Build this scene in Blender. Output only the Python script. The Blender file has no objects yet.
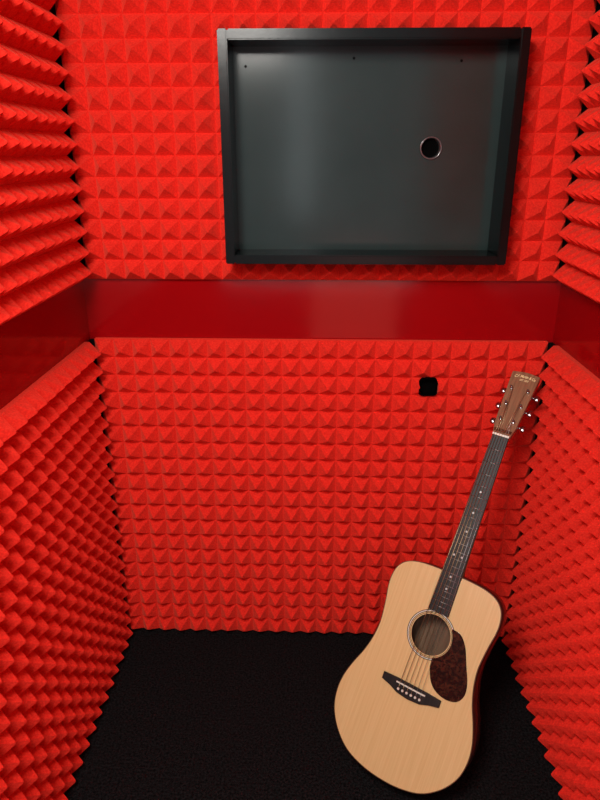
import bpy, bmesh, math, random
from mathutils import Matrix, Vector
random.seed(4)
scene = bpy.context.scene
scene.view_settings.view_transform = 'Standard'
scene.view_settings.look = 'None'
COL = scene.collection

# ------------------------------------------------------------ materials
def mat(name, color, rough=0.5, metal=0.0, spec=0.5, sheen=0.0, coat=0.0):
    m = bpy.data.materials.new(name); m.use_nodes = True
    b = m.node_tree.nodes['Principled BSDF']
    b.inputs['Base Color'].default_value = (*color, 1)
    b.inputs['Roughness'].default_value = rough
    b.inputs['Metallic'].default_value = metal
    b.inputs['Specular IOR Level'].default_value = spec
    b.inputs['Sheen Weight'].default_value = sheen
    b.inputs['Coat Weight'].default_value = coat
    return m
def noise_color(m, c1, c2, scale=(10,10,10), detail=4, lo=0.35, hi=0.65, dist=0.0, nscale=1.0):
    nt = m.node_tree; N = nt.nodes; L = nt.links
    b = N['Principled BSDF']
    tc = N.new('ShaderNodeTexCoord'); mp = N.new('ShaderNodeMapping')
    mp.inputs['Scale'].default_value = scale
    nz = N.new('ShaderNodeTexNoise'); nz.inputs['Scale'].default_value = nscale
    nz.inputs['Detail'].default_value = detail; nz.inputs['Distortion'].default_value = dist
    r = N.new('ShaderNodeValToRGB')
    r.color_ramp.elements[0].position = lo; r.color_ramp.elements[0].color = (*c1,1)
    r.color_ramp.elements[1].position = hi; r.color_ramp.elements[1].color = (*c2,1)
    L.new(tc.outputs['Object'], mp.inputs['Vector']); L.new(mp.outputs['Vector'], nz.inputs['Vector'])
    L.new(nz.outputs['Fac'], r.inputs['Fac']); L.new(r.outputs['Color'], b.inputs['Base Color'])
    return nz
def bump(m, scale, strength, distance=0.002, detail=3):
    nt = m.node_tree; N = nt.nodes; L = nt.links
    b = N['Principled BSDF']
    tc = N.new('ShaderNodeTexCoord')
    nz = N.new('ShaderNodeTexNoise'); nz.inputs['Scale'].default_value = scale
    nz.inputs['Detail'].default_value = detail
    bp = N.new('ShaderNodeBump'); bp.inputs['Strength'].default_value = strength
    bp.inputs['Distance'].default_value = distance
    L.new(tc.outputs['Object'], nz.inputs['Vector']); L.new(nz.outputs['Fac'], bp.inputs['Height'])
    L.new(bp.outputs['Normal'], b.inputs['Normal'])

M_foam = mat('red_foam', (0.8,0.02,0.012), 0.95, spec=0.08, sheen=0.25)
noise_color(M_foam, (0.73,0.020,0.013), (0.89,0.037,0.021), (220,220,220), 3)
M_foam.node_tree.nodes['Principled BSDF'].inputs['Sheen Tint'].default_value = (1,0.30,0.18,1)
bump(M_foam, 700, 0.5, 0.0015)
M_paint = mat('red_gloss_paint', (0.30,0.002,0.004), 0.10, spec=0.42)
bump(M_paint, 9, 0.14, 0.003)
M_carpet = mat('black_carpet', (0.006,0.006,0.007), 1.0, spec=0.08)
noise_color(M_carpet, (0.002,0.002,0.002), (0.016,0.015,0.016), (180,180,180), 4)
bump(M_carpet, 300, 1.0, 0.005)
M_ceil = mat('ceiling_paint', (0.25,0.24,0.23), 0.8); bump(M_ceil, 60, .1)
M_gapblack = mat('gap_black', (0.004,0.003,0.003), 0.9, spec=0.1); bump(M_gapblack, 60, .2)
M_black = mat('black_satin_wood', (0.003,0.004,0.004), 0.2, spec=0.2); bump(M_black, 45, 0.12, 0.001)
M_panel = mat('grey_gloss_panel', (0.02,0.03,0.03), 0.17, spec=0.25)
noise_color(M_panel, (0.018,0.030,0.028), (0.022,0.036,0.034), (6,6,6), 3)
bump(M_panel, 9, 0.02, 0.003)
M_hole = mat('black_rubber', (0.002,0.002,0.002), 0.9, spec=0.02)
M_rim = mat('black_gloss_rim', (0.05,0.05,0.05), 0.22, spec=1.0, coat=1)
M_spruce = mat('spruce', (0.62,0.38,0.17), 0.32, coat=0.25)
noise_color(M_spruce, (0.68,0.45,0.195), (0.75,0.53,0.25), (260,5,5), 3, 0.3, 0.7)
M_mahog = mat('mahogany', (0.10,0.028,0.014), 0.3, coat=0.2)
noise_color(M_mahog, (0.020,0.006,0.005), (0.05,0.015,0.010), (120,8,120), 3)
M_inner = mat('lightened_mahogany', (0.2,0.1,0.05), 0.7); noise_color(M_inner, (0.11,0.06,0.03), (0.20,0.11,0.06), (120,8,120), 3)  # inside wood made paler to suggest light entering the sound hole
M_neck = mat('neck_wood', (0.16,0.06,0.03), 0.4)
noise_color(M_neck, (0.09,0.033,0.017), (0.16,0.065,0.033), (150,6,150), 3)
M_headface = mat('rosewood_veneer', (0.22,0.10,0.055), 0.3, coat=0.3)
noise_color(M_headface, (0.21,0.095,0.050), (0.32,0.16,0.085), (140,8,140), 4)
M_ebony = mat('ebony', (0.010,0.009,0.009), 0.45, spec=.3)
noise_color(M_ebony, (0.007,0.006,0.006), (0.018,0.015,0.013), (200,6,200), 3)
M_tort = mat('tortoise_shell', (0.08,0.02,0.01), 0.22, spec=.35, coat=0.1)
noise_color(M_tort, (0.010,0.004,0.003), (0.070,0.020,0.009), (70,70,70), 4, 0.45, 0.72, 1.0)
M_bone = mat('bone', (0.75,0.72,0.62), 0.4)
M_pearl = mat('pearl', (0.55,0.56,0.54), 0.3)
M_chrome = mat('chrome', (0.5,0.5,0.51), 0.22, metal=1)
M_nickel = mat('nickel_fret', (0.35,0.34,0.32), 0.4, metal=1)
M_bronze = mat('string_bronze', (0.55,0.42,0.25), 0.4, metal=1)
M_steel = mat('string_steel', (0.55,0.55,0.55), 0.4, metal=1)
M_gold = mat('gold_lettering', (0.95,0.78,0.42), 0.4, metal=0.1)
M_binding = mat('dark_binding', (0.10,0.045,0.02), 0.3)

# ------------------------------------------------------------ helpers
def new_obj(name, me, parent=None, mats=(), **props):
    o = bpy.data.objects.new(name, me); COL.objects.link(o)
    for m in mats: me.materials.append(m)
    if parent is not None: o.parent = parent
    for k,v in props.items(): o[k] = v
    return o
def mesh_from(name, verts, faces):
    me = bpy.data.meshes.new(name); me.from_pydata([tuple(v) for v in verts], [], faces); me.update()
    return me
def fix_normals(me):
    bm = bmesh.new(); bm.from_mesh(me); bmesh.ops.recalc_face_normals(bm, faces=bm.faces[:]); bm.to_mesh(me); bm.free()
def box_bm(bm, x0,x1,y0,y1,z0,z1, mi=0):
    r = bmesh.ops.create_cube(bm, size=1)
    for v in r['verts']:
        v.co = Vector(((x0+x1)/2+v.co.x*(x1-x0), (y0+y1)/2+v.co.y*(y1-y0), (z0+z1)/2+v.co.z*(z1-z0)))
    for f in set(f for v in r['verts'] for f in v.link_faces): f.material_index = mi
    return r['verts']
def box_me(name, *a, bev=0.0, seg=2):
    bm = bmesh.new(); box_bm(bm,*a)
    if bev>0: bmesh.ops.bevel(bm, geom=bm.edges[:], offset=bev, segments=seg, affect='EDGES', profile=0.6)
    me = bpy.data.meshes.new(name); bm.to_mesh(me); bm.free(); return me
def cyl_bm(bm, p0, p1, r0, r1=None, seg=20, mi=0):
    r1 = r0 if r1 is None else r1
    p0=Vector(p0); p1=Vector(p1); d=p1-p0
    m = Matrix.Translation((p0+p1)/2) @ d.to_track_quat('Z','Y').to_matrix().to_4x4()
    r = bmesh.ops.create_cone(bm, cap_ends=True, segments=seg, radius1=r0, radius2=r1, depth=d.length, matrix=m)
    for f in set(f for v in r['verts'] for f in v.link_faces):
        f.material_index = mi
        if len(f.verts)==4: f.smooth=True
    return r['verts']
def bm_obj(name, bm, parent=None, mats=(), **p):
    me = bpy.data.meshes.new(name); bm.to_mesh(me); bm.free()
    return new_obj(name, me, parent, mats, **p)
def flat_shape(name, loops, z0, z1, bev=0.0):
    cu = bpy.data.curves.new(name,'CURVE'); cu.dimensions='2D'; cu.fill_mode='BOTH'
    for lp in loops:
        sp = cu.splines.new('POLY'); sp.points.add(len(lp)-1)
        for i,p in enumerate(lp): sp.points[i].co=(p[0],p[1],0,1)
        sp.use_cyclic_u=True
    cu.extrude=(z1-z0)/2-bev; cu.bevel_depth=bev; cu.bevel_resolution=1
    cu.offset = -bev
    o = bpy.data.objects.new(name+'_tmp', cu); COL.objects.link(o)
    dg = bpy.context.evaluated_depsgraph_get(); dg.update()
    me = bpy.data.meshes.new_from_object(o.evaluated_get(dg))
    bpy.data.objects.remove(o); bpy.data.curves.remove(cu)
    me.name=name; me.materials.clear()
    for v in me.vertices: v.co.z += (z0+z1)/2
    return me
def catmull(pts, n=8, closed=True):
    out=[]; N=len(pts)
    rng = N if closed else N-1
    for i in range(rng):
        P=[Vector(pts[(i+k)%N] if closed else pts[min(max(i+k,0),N-1)]) for k in (-1,0,1,2)]
        for j in range(n):
            t=j/n
            out.append(0.5*((2*P[1])+(-P[0]+P[2])*t+(2*P[0]-5*P[1]+4*P[2]-P[3])*t*t+(-P[0]+3*P[1]-3*P[2]+P[3])*t**3))
    if not closed: out.append(Vector(pts[-1]))
    return out
def boolean_cut(obj, bm):
    c = bm_obj('cutter_tmp', bm)
    md = obj.modifiers.new('cut','BOOLEAN'); md.operation='DIFFERENCE'; md.object=c; md.solver='EXACT'
    dg = bpy.context.evaluated_depsgraph_get(); dg.update()
    me = bpy.data.meshes.new_from_object(obj.evaluated_get(dg))
    obj.modifiers.clear(); old=obj.data; obj.data=me
    bpy.data.objects.remove(c); bpy.data.meshes.remove(old)

# ------------------------------------------------------------ room shell
XL=-.612; XR=.618; YB=1.665; YF=-0.75; ZC=2.16
def shell(name, box, m):
    return new_obj(name, box_me(name,*box), None, [m], kind='structure')
shell('floor', (-2.5,2.5,-4,YB+.05,-.05,0), M_carpet)
shell('ceiling', (XL-.05,XR+.05,YF,YB+.05,ZC,ZC+.05), M_ceil)
shell('wall_back', (XL,XR,YB,YB+.05,0,ZC), M_paint)
shell('wall_left', (XL-.05,XL,YF,YB+.05,0,ZC), M_paint)
shell('wall_right', (XR,XR+.05,YF,YB+.05,0,ZC), M_paint)
ZL=0.955; ZU=1.114; ZT=2.155
GAP=.016
k=1
for (a,b) in ((0.001,ZL-.004),(ZU+.004,ZT)):
    for s in (0,1):
        x0,x1=(XL+.0005,XL+GAP-.001) if s==0 else (XR-GAP+.001,XR-.0005)
        bm=bmesh.new(); box_bm(bm,x0,x1,YB-.003,YB-.0005,a,b)
        xs0,xs1=(XL+.0005,XL+.003) if s==0 else (XR-.003,XR-.0005)
        box_bm(bm,xs0,xs1,YB-.044,YB-.003,a,b)
        bm_obj('gap_strip_%d'%k,bm,None,[M_gapblack],kind='structure'); k+=1  # black strips added so corner gaps between foam sheets read as dark wall

# ------------------------------------------------------------ foam
BASE=0.013; PH=0.038
def foam(name, origin, U, V, Nn, wu, wv, nu, nv, label):
    O=Vector(origin); U=Vector(U); V=Vector(V); Nn=Vector(Nn)
    su=wu/nu; sv=wv/nv
    verts=[]; faces=[]
    def P(u,v,h): return O+U*u+V*v+Nn*h
    gi={}
    for j in range(nv+1):
        for i in range(nu+1):
            gi[i,j]=len(verts); verts.append(P(i*su,j*sv,BASE+random.uniform(-.0005,.0005)))
    for j in range(nv):
        for i in range(nu):
            cu=(i+.5)*su+random.uniform(-.0008,.0008); cv=(j+.5)*sv+random.uniform(-.0008,.0008)
            ph=PH+random.uniform(-.0012,.0012)
            q=[gi[i,j],gi[i+1,j],gi[i+1,j+1],gi[i,j+1]]
            prev=q
            for sc,hh in ((.10,.87),(.045,.935)):
                r=[]
                for a,b in ((-1,-1),(1,-1),(1,1),(-1,1)):
                    r.append(len(verts)); verts.append(P(cu+a*su*sc*.7,cv+b*sv*sc*.7,BASE+ph*hh))
                for k in range(4): faces.append((prev[k],prev[(k+1)%4],r[(k+1)%4],r[k]))
                prev=r
            ap=len(verts); verts.append(P(cu,cv,BASE+ph*.955))
            for k in range(4): faces.append((prev[k],prev[(k+1)%4],ap))
    bd=[(i,0) for i in range(nu)]+[(nu,j) for j in range(nv)]+[(i,nv) for i in range(nu,0,-1)]+[(0,j) for j in range(nv,0,-1)]
    bi=[]
    for (i,j) in bd: bi.append(len(verts)); verts.append(P(i*su,j*sv,0.0005))
    n=len(bd)
    for k in range(n):
        faces.append((gi[bd[(k+1)%n]],gi[bd[k]],bi[k],bi[(k+1)%n]))
    faces.append(tuple(reversed(bi)))
    me=mesh_from(name,verts,faces); fix_normals(me)
    return new_obj(name,me,None,[M_foam],label=label,category='acoustic foam')
S=.0503
FX0=XL+GAP; FX1=XR-GAP; NU=round((FX1-FX0)/S)
NL=19; NT=21
SW=YB-BASE-PH+.006
NS=44; YS=SW-NS*S
FB=foam('acoustic_foam',(FX0,YB,0.002),(1,0,0),(0,0,1),(0,-1,0),FX1-FX0,ZL-.002,NU,NL,'red pyramid foam sheet low on the end wall, above black floor')
FT=foam('acoustic_foam',(FX0,YB,ZU),(1,0,0),(0,0,1),(0,-1,0),FX1-FX0,ZT-ZU,NU,NT,'red pyramid foam sheet around the black wall box')
foam('acoustic_foam',(XL,YS,0.002),(0,1,0),(0,0,1),(1,0,0),SW-YS,ZL-.002,NS,NL,'red pyramid foam sheet on side wall below painted strip')
foam('acoustic_foam',(XL,YS,ZU),(0,1,0),(0,0,1),(1,0,0),SW-YS,ZT-ZU,NS,NT,'red pyramid foam sheet on side wall above painted strip')
foam('acoustic_foam',(XR,YS,0.002),(0,1,0),(0,0,1),(-1,0,0),SW-YS,ZL-.002,NS,NL,'red pyramid foam sheet on side wall beside the guitar')
foam('acoustic_foam',(XR,YS,ZU),(0,1,0),(0,0,1),(-1,0,0),SW-YS,ZT-ZU,NS,NT,'red pyramid foam sheet on side wall above painted strip')

# ------------------------------------------------------------ wall box
BX0,BX1,BZ0,BZ1=-.221,.440,1.170,1.663; BY=1.55; TH=.021
bm=bmesh.new(); box_bm(bm,BX0-.001,BX1+.001,1.5,YB+.02,BZ0-.001,BZ1+.001); boolean_cut(FT,bm)
box=bpy.data.objects.new('wall_box',None); COL.objects.link(box); box.location=((BX0+BX1)/2,YB,BZ0)
box['label']='black framed recessed box with glossy grey back panel and cable hole'; box['category']='wall box'
IM=Matrix.Translation(-box.location)
def in_box(o): o.data.transform(IM); return o
fr=bmesh.new()
for b in ((BX0,BX0+TH,BY,YB-.001,BZ0,BZ1),(BX1-TH,BX1,BY,YB-.001,BZ0,BZ1),
          (BX0+TH,BX1-TH,BY+.001,YB-.001,BZ0,BZ0+TH),(BX0+TH,BX1-TH,BY+.001,YB-.001,BZ1-TH,BZ1)):
    box_bm(fr,*b)
bmesh.ops.bevel(fr, geom=fr.edges[:], offset=.0025, segments=2, affect='EDGES')
in_box(bm_obj('frame',fr,box,[M_black]))
HX,HZ,HR=.262,1.428,.024
circ=[(HX+HR*math.cos(t*math.tau/40),HZ+HR*math.sin(t*math.tau/40)) for t in range(40)]
pm=flat_shape('back_panel',[[(BX0+TH,BZ0+TH),(BX1-TH,BZ0+TH),(BX1-TH,BZ1-TH),(BX0+TH,BZ1-TH)],circ],0,.008)
pm.transform(Matrix.Translation((0,YB-.006,0))@Matrix.Rotation(math.pi/2,4,'X'))
in_box(new_obj('back_panel',pm,box,[M_panel]))
for (x,z) in ((-.172,1.602),(.075,1.618),(.318,1.612)):
    b=bmesh.new(); cyl_bm(b,(x,YB-.0155,z),(x,YB-.012,z),.0028,.0032,14); in_box(bm_obj('screw',b,box,[M_hole]))
gm=bmesh.new()
nseg=40; ring=[]
for i in range(nseg):
    a=i*math.tau/nseg; row=[]
    for (r,y) in ((HR+.0030,YB-.014),(HR+.0022,YB-.0172),(HR+.0005,YB-.0184),(HR-.0018,YB-.0170),(HR-.0030,YB-.011),(HR-.0030,YB-.003)):
        row.append(gm.verts.new((HX+r*math.cos(a),y,HZ+r*math.sin(a))))
    ring.append(row)
for i in range(nseg):
    A=ring[i];B=ring[(i+1)%nseg]
    for k in range(5):
        f=gm.faces.new((A[k],A[k+1],B[k+1],B[k])); f.smooth=True; f.material_index=1
f=gm.faces.new([r[5] for r in ring]); f.material_index=0
bmesh.ops.recalc_face_normals(gm,faces=gm.faces[:])
in_box(bm_obj('cable_grommet',gm,box,[M_hole,M_rim]))

PCX,PCZ=.296,.830
def rough_loop(r,seed):
    rr=random.Random(seed); out=[]
    for i in range(32):
        a=i*math.tau/32; c,s=math.cos(a),math.sin(a)
        k=1/((abs(c)**6+abs(s)**6)**(1/6))
        q=r*k*(1+rr.uniform(-.05,.05)); out.append((PCX+q*c,PCZ+q*s))
    return out
lo=rough_loop(.0248,11)
def shrink(lp,f): return [(PCX+(x-PCX)*f,PCZ+(z-PCZ)*f) for x,z in lp]
def tube(bm,outer,inner,y0,y1):
    n=len(outer); V=[[bm.verts.new((x,y,z)) for x,z in lp] for lp,y in ((outer,y1),(outer,y0),(inner,y0),(inner,y1-.002))]
    for s in range(3):
        for i in range(n):
            j=(i+1)%n; bm.faces.new((V[s][i],V[s][j],V[s+1][j],V[s+1][i]))
    bm.faces.new(V[3]); bm.faces.new(V[0]); bmesh.ops.recalc_face_normals(bm,faces=bm.faces[:])
bm=bmesh.new(); A=[bm.verts.new((x,1.5,z)) for x,z in shrink(lo,1.02)]; B=[bm.verts.new((x,YB+.02,z)) for x,z in shrink(lo,1.02)]
n=len(A)
for i in range(n): bm.faces.new((A[i],A[(i+1)%n],B[(i+1)%n],B[i]))
bm.faces.new(A); bm.faces.new(B); bmesh.ops.recalc_face_normals(bm,faces=bm.faces[:])
boolean_cut(FB,bm)
cp=bmesh.new(); tube(cp,lo,shrink(lo,.93),YB-.026,YB-.001)
bm_obj('cable_port',cp,None,[M_hole],label='rough black cable opening cut in red foam',category='cable port')

# ------------------------------------------------------------ guitar
G=bpy.data.objects.new('acoustic_guitar',None); COL.objects.link(G)
G['label']='natural spruce-top dreadnought acoustic guitar leaning in the corner'; G['category']='guitar'
half=[(0,0),(.049,.004),(.097,.019),(.136,.050),(.162,.090),(.171,.132),(.168,.172),(.156,.212),(.141,.25),(.131,.288),(.127,.325),(.129,.355),(.1335,.388),(.139,.42),(.1395,.447),(.133,.473),(.115,.493),(.084,.504),(.040,.508)]
ctrl=half+[(0,.508)]+[(-x,y) for x,y in reversed(half[1:])]
outl=[(p.x,p.y) for p in catmull([(x,y,0) for x,y in ctrl],6)]
def offset(lp,d):
    n=len(lp); out=[]
    for i in range(n):
        a=Vector(lp[i-1]); b=Vector(lp[(i+1)%n]); tt=(b-a).normalized()
        out.append((lp[i][0]+tt.y*d, lp[i][1]-tt.x*d))
    return out
HC=.354
def circle(cx,cy,r,n=48): return [(cx+r*math.cos(i*math.tau/n),cy+r*math.sin(i*math.tau/n)) for i in range(n)]
n=len(outl); vs=[];fs=[]
def bd(y): return -(.104-.018*y/.508)
inn=offset(outl,-.003)
for (x,y) in outl: vs.append((x,y,-.003))
for (x,y) in outl: vs.append((x,y,bd(y)+.003))
for (x,y) in inn: vs.append((x,y,bd(y)))
for (x,y) in inn: vs.append((x,y,-.003))
for (x,y) in inn: vs.append((x,y,bd(y)+.003))
inner=set()
for i in range(n):
    j=(i+1)%n
    fs+= [(i,j,n+j,n+i),(n+i,n+j,2*n+j,2*n+i),(j,i,3*n+i,3*n+j),(3*n+j,3*n+i,4*n+i,4*n+j)]
    inner.add(len(fs)-1)
fs.append(tuple(range(2*n,3*n))); fs.append(tuple(reversed(range(4*n,5*n)))); inner.add(len(fs)-1)
me=mesh_from('body',vs,fs)
for i in inner: me.polygons[i].material_index=1
fix_normals(me)
for p in me.polygons: p.use_smooth = len(p.vertices)==4
new_obj('body',me,G,[M_mahog,M_inner],label='dark mahogany back and sides')
new_obj('soundboard',flat_shape('soundboard',[offset(outl,-.0012),circle(0,HC,.048)],-.003,0),G,[M_spruce],label='pale natural spruce top')
new_obj('binding',flat_shape('binding',[offset(outl,.0004),offset(outl,-.0013)],-.005,.0004),G,[M_binding])
rb=bmesh.new()
def annulus(bm,cx,cy,r0,r1,z,mi,seg=64):
    a=[bm.verts.new((cx+r0*math.cos(i*math.tau/seg),cy+r0*math.sin(i*math.tau/seg),z)) for i in range(seg)]
    b=[bm.verts.new((cx+r1*math.cos(i*math.tau/seg),cy+r1*math.sin(i*math.tau/seg),z)) for i in range(seg)]
    for i in range(seg):
        j=(i+1)%seg; f=bm.faces.new((a[i],b[i],b[j],a[j])); f.material_index=mi
annulus(rb,0,HC,.0500,.0512,.0004,0)
annulus(rb,0,HC,.0532,.0548,.0004,0); annulus(rb,0,HC,.0548,.0568,.0004,1); annulus(rb,0,HC,.0568,.0586,.0004,0)
bm_obj('rosette',rb,G,[M_ebony,M_bone])
pg=[(.044,.034),(.066,.030),(.085,.008),(.101,-.030),(.115,-.064),(.118,-.092),(.106,-.113),(.080,-.120),(.053,-.113),(.035,-.096),(.023,-.068)]
pgl=[(p.x,p.y+HC) for p in catmull([(x,y,0) for x,y in pg],6,False)]
for i in range(12):
    a=math.radians(-66+ i*(100)/11); pgl.append((.0525*math.cos(a),HC+.0525*math.sin(a)))
new_obj('pickguard',flat_shape('pickguard',[pgl],.0005,.0017),G,[M_tort],label='dark tortoiseshell pickguard')
SV=.221
bc=[(-.074,.012),(-.04,.014),(0,.014),(.04,.014),(.074,.012),(.074,-.004),(.050,-.010),(.030,-.018),(0,-.021),(-.030,-.018),(-.050,-.010),(-.074,-.004)]
bo=new_obj('bridge',flat_shape('bridge',[[(x,y+SV-.006) for x,y in bc]],0,.008,.0015),G,[M_ebony])
sd=bmesh.new(); box_bm(sd,-.037,.037,SV-.0015,SV+.0015,.007,.0115); bm_obj('saddle',sd,bo,[M_bone])
sx=[-.0275+.011*i for i in range(6)]
for x in sx:
    b=bmesh.new(); cyl_bm(b,(x,SV-.014,.006),(x,SV-.014,.0095),.0022,.0026,12); cyl_bm(b,(x,SV-.014,.0095),(x,SV-.014,.012),.0036,.0022,12)
    bm_obj('bridge_pin',b,bo,[M_bone])
NV=.866
WS=.92
secs=[(.500,.028,.084,.85),(.508,.028,.076,.9),(.520,.028,.055,1),(.535,.0278,.034,1),(.56,.0273,.024,1),(.65,.0255,.022,1),(.80,.0228,.020,1),(.855,.0217,.019,1),(.885,.024,.017,1)]
vs=[];fs=[];K=14
for (v,w,d,q) in secs:
    for k in range(K+1):
        a=math.pi*k/K
        vs.append((w*WS*math.cos(a),v,.0025-d*(math.sin(a)**.8 if math.sin(a)>0 else 0)))
for s in range(len(secs)-1):
    for k in range(K):
        a=s*(K+1)+k; fs.append((a,a+1,a+K+2,a+K+1))
    fs.append((s*(K+1),(s+1)*(K+1),(s+1)*(K+1)+K,s*(K+1)+K))
fs.append(tuple(range(K+1))); fs.append(tuple(range((len(secs)-1)*(K+1),len(secs)*(K+1))))
me=mesh_from('neck',vs,fs); fix_normals(me)
for p in me.polygons: p.use_smooth=len(p.vertices)==4
new_obj('neck',me,G,[M_neck],label='brown wooden neck with heel')
FE=.410
def fw(v): return (.0285-(v-FE)/(NV-FE)*(.0285-.0217))*WS
fb=new_obj('fretboard',flat_shape('fretboard',[[(-fw(FE),FE),(fw(FE),FE),(fw(NV),NV),(-fw(NV),NV)]],.0008,.0070,.0006),G,[M_ebony],label='black ebony fretboard')
def fp(k): return NV-.645*(1-2**(-k/12))
for k in range(1,21):
    v=fp(k); b=bmesh.new(); w=fw(v)
    cyl_bm(b,(-w,v,.0066),(w,v,.0066),.0008,seg=8); bm_obj('fret',b,fb,[M_nickel])
for k,xs in ((5,(0,)),(7,(0,)),(9,(0,)),(12,(-.010,.010)),(15,(0,)),(17,(0,))):
    for x in xs:
        v=(fp(k)+fp(k-1))/2; b=bmesh.new(); cyl_bm(b,(x,v,.0066),(x,v,.00725),.0026,seg=16); bm_obj('inlay_dot',b,fb,[M_pearl])
b=bmesh.new(); box_bm(b,-.0205,.0205,NV,NV+.005,.0008,.0090); bm_obj('nut',b,G,[M_bone])
HT=math.radians(-14)
HS=1.11
hl=[(-.0220,.0),(-.0243,.012),(-.0272,.022),(-.0352,.158),(-.0342,.163),(-.012,.166),(0,.167),(.012,.166),(.0342,.163),(.0352,.158),(.0272,.022),(.0243,.012),(.0220,0)]
hl=[(x,y*HS) for x,y in hl]
hs=new_obj('headstock',flat_shape('headstock',[list(reversed(hl))],-.015,0,.0008),G,[M_headface],label='brown rosewood-faced headstock with chrome tuners')
hs.matrix_local=Matrix.Translation((0,NV+.005,.004))@Matrix.Rotation(HT,4,'X')
tz=[.036*HS,.077*HS,.118*HS]; posts=[]
for sgn in (-1,1):
    for y in tz:
        wx=.0272+.0080*(y/HS-.022)/.136
        px=sgn*(wx-.0118)
        b=bmesh.new()
        cyl_bm(b,(px,y,-.001),(px,y,.0025),.0050,.0045,6); cyl_bm(b,(px,y,.002),(px,y,.0125),.0033,.0030,16)
        cyl_bm(b,(px,y,.0125),(px,y,.0135),.0030,.0022,16)
        box_bm(b,px-.008,px+.008,y-.010,y+.010,-.0245,-.0155)
        ex=sgn*(wx+.004)
        cyl_bm(b,(px,y,-.0235),(ex,y,-.0235),.0028,seg=12)
        cyl_bm(b,(sgn*(wx+.001),y,-.0235),(ex,y,-.0235),.0042,seg=12)
        r=bmesh.ops.create_uvsphere(b,u_segments=18,v_segments=10,radius=1)
        for v in r['verts']:
            c=v.co; pinch=1-.18*math.exp(-(c.x*3)**2)
            v.co=Vector((ex+sgn*.0060+c.x*.0075, y+c.y*.0100*pinch, -.0235+c.z*.0045))
        for f in set(f for v in r['verts'] for f in v.link_faces): f.smooth=True
        bm_obj('tuning_peg',b,hs,[M_chrome]); posts.append((px,y))
def text(body,size,y,parent,extr=.0002,arc=0,bold=.00015):
    cu=bpy.data.curves.new('t','FONT'); cu.body=body; cu.size=size; cu.align_x='CENTER'; cu.align_y='CENTER'; cu.shear=.35; cu.extrude=extr; cu.offset=bold
    o=bpy.data.objects.new('t',cu); COL.objects.link(o)
    dg=bpy.context.evaluated_depsgraph_get(); dg.update()
    me=bpy.data.meshes.new_from_object(o.evaluated_get(dg)); bpy.data.objects.remove(o)
    for v in me.vertices: v.co.y = v.co.y*1.4 - arc*v.co.x**2
    me.transform(Matrix.Translation((0,y,.0004))); me.materials.clear()
    return new_obj('logo_lettering',me,parent,[M_gold])
text('C.F. Martin & Co',.0076,.1715,hs,arc=5,bold=.00018)
text('EST. 1833',.0054,.1605,hs,bold=.0001)
HM=hs.matrix_local
nutx=[(-.0175+.007*i)*WS for i in range(6)]
order=[posts[0],posts[1],posts[2],posts[5],posts[4],posts[3]]
for i in range(6):
    r=[.0008,.0007,.0006,.0005,.00045,.0004][i]
    pp=order[i]
    pts=[Vector((sx[i],SV-.014,.0085)),Vector((sx[i],SV,.0119)),Vector((nutx[i],NV,.0094)),Vector((nutx[i],NV+.005,.0092)),HM@Vector((pp[0]*.82,pp[1]-.001,.006))]
    b=bmesh.new()
    for a,c in zip(pts[:-1],pts[1:]): cyl_bm(b,a,c,r,seg=6)
    bm_obj('string',b,G,[M_bronze if i<4 else M_steel])
b=bmesh.new(); cyl_bm(b,(0,.002,-.055),(0,-.008,-.055),.004,.004,14); cyl_bm(b,(0,-.008,-.055),(0,-.012,-.055),.006,.007,14)
bm_obj('end_pin',b,G,[M_ebony])

# pose
T=Vector((.154,1.096,.050)); Hd=Vector((.502,1.525,.885))
a=(Hd-T).normalized()
w0=Vector((a.y,-a.x,0)).normalized(); n0=w0.cross(a)
phi=math.radians(-9)
w=w0*math.cos(phi)+n0*math.sin(phi); nn=w.cross(a)
R=Matrix((w,a,nn)).transposed().to_4x4()
G.matrix_world=Matrix.Translation(T)@R@Matrix.Scale(.985,4)
bpy.context.view_layer.update()
mz=min((o.matrix_world@v.co).z for o in G.children_recursive for v in o.data.vertices)
G.location.z-=mz-.0008
bpy.context.view_layer.update()

# ------------------------------------------------------------ lights
w_=bpy.data.worlds.new('World'); scene.world=w_; w_.use_nodes=True
bg=w_.node_tree.nodes['Background']; bg.inputs['Color'].default_value=(.84,.95,1,1); bg.inputs['Strength'].default_value=.86
def area(name,loc,target,size,power,col=(1,1,1),sy=None):
    l=bpy.data.lights.new(name,'AREA'); l.size=size; l.energy=power; l.color=col
    if sy: l.shape='RECTANGLE'; l.size_y=sy
    o=bpy.data.objects.new(name,l); COL.objects.link(o); o.location=loc
    o.rotation_euler=(Vector(target)-Vector(loc)).to_track_quat('-Z','Y').to_euler(); return o
area('ceiling_light',(-.34,.08,2.0),(.1,1.0,.7),.45,27,(1,.96,.90))
area('panel_streak_light',(-.13,-1.3,1.6),(-.13,1,1.6),.05,2.4,(.85,.97,1),1.2)  # unseen narrow strip, added for the pale streak on the box's back panel
area('band_glare_light',(.26,-1.3,.45),(.26,1,.45),.62,2.4,(1,.22,.16),.8)  # unseen red-tinted lamp, added to put a glare on the painted band

# ------------------------------------------------------------ camera
cd=bpy.data.cameras.new('Camera'); cam=bpy.data.objects.new('Camera',cd); COL.objects.link(cam)
cd.sensor_fit='VERTICAL'; cd.sensor_height=36; cd.sensor_width=27; cd.lens=647/800*36
cd.clip_start=.01
cam.location=(0,0,1.42); cam.rotation_euler=(math.radians(69),0,math.radians(1.65))
scene.camera=cam
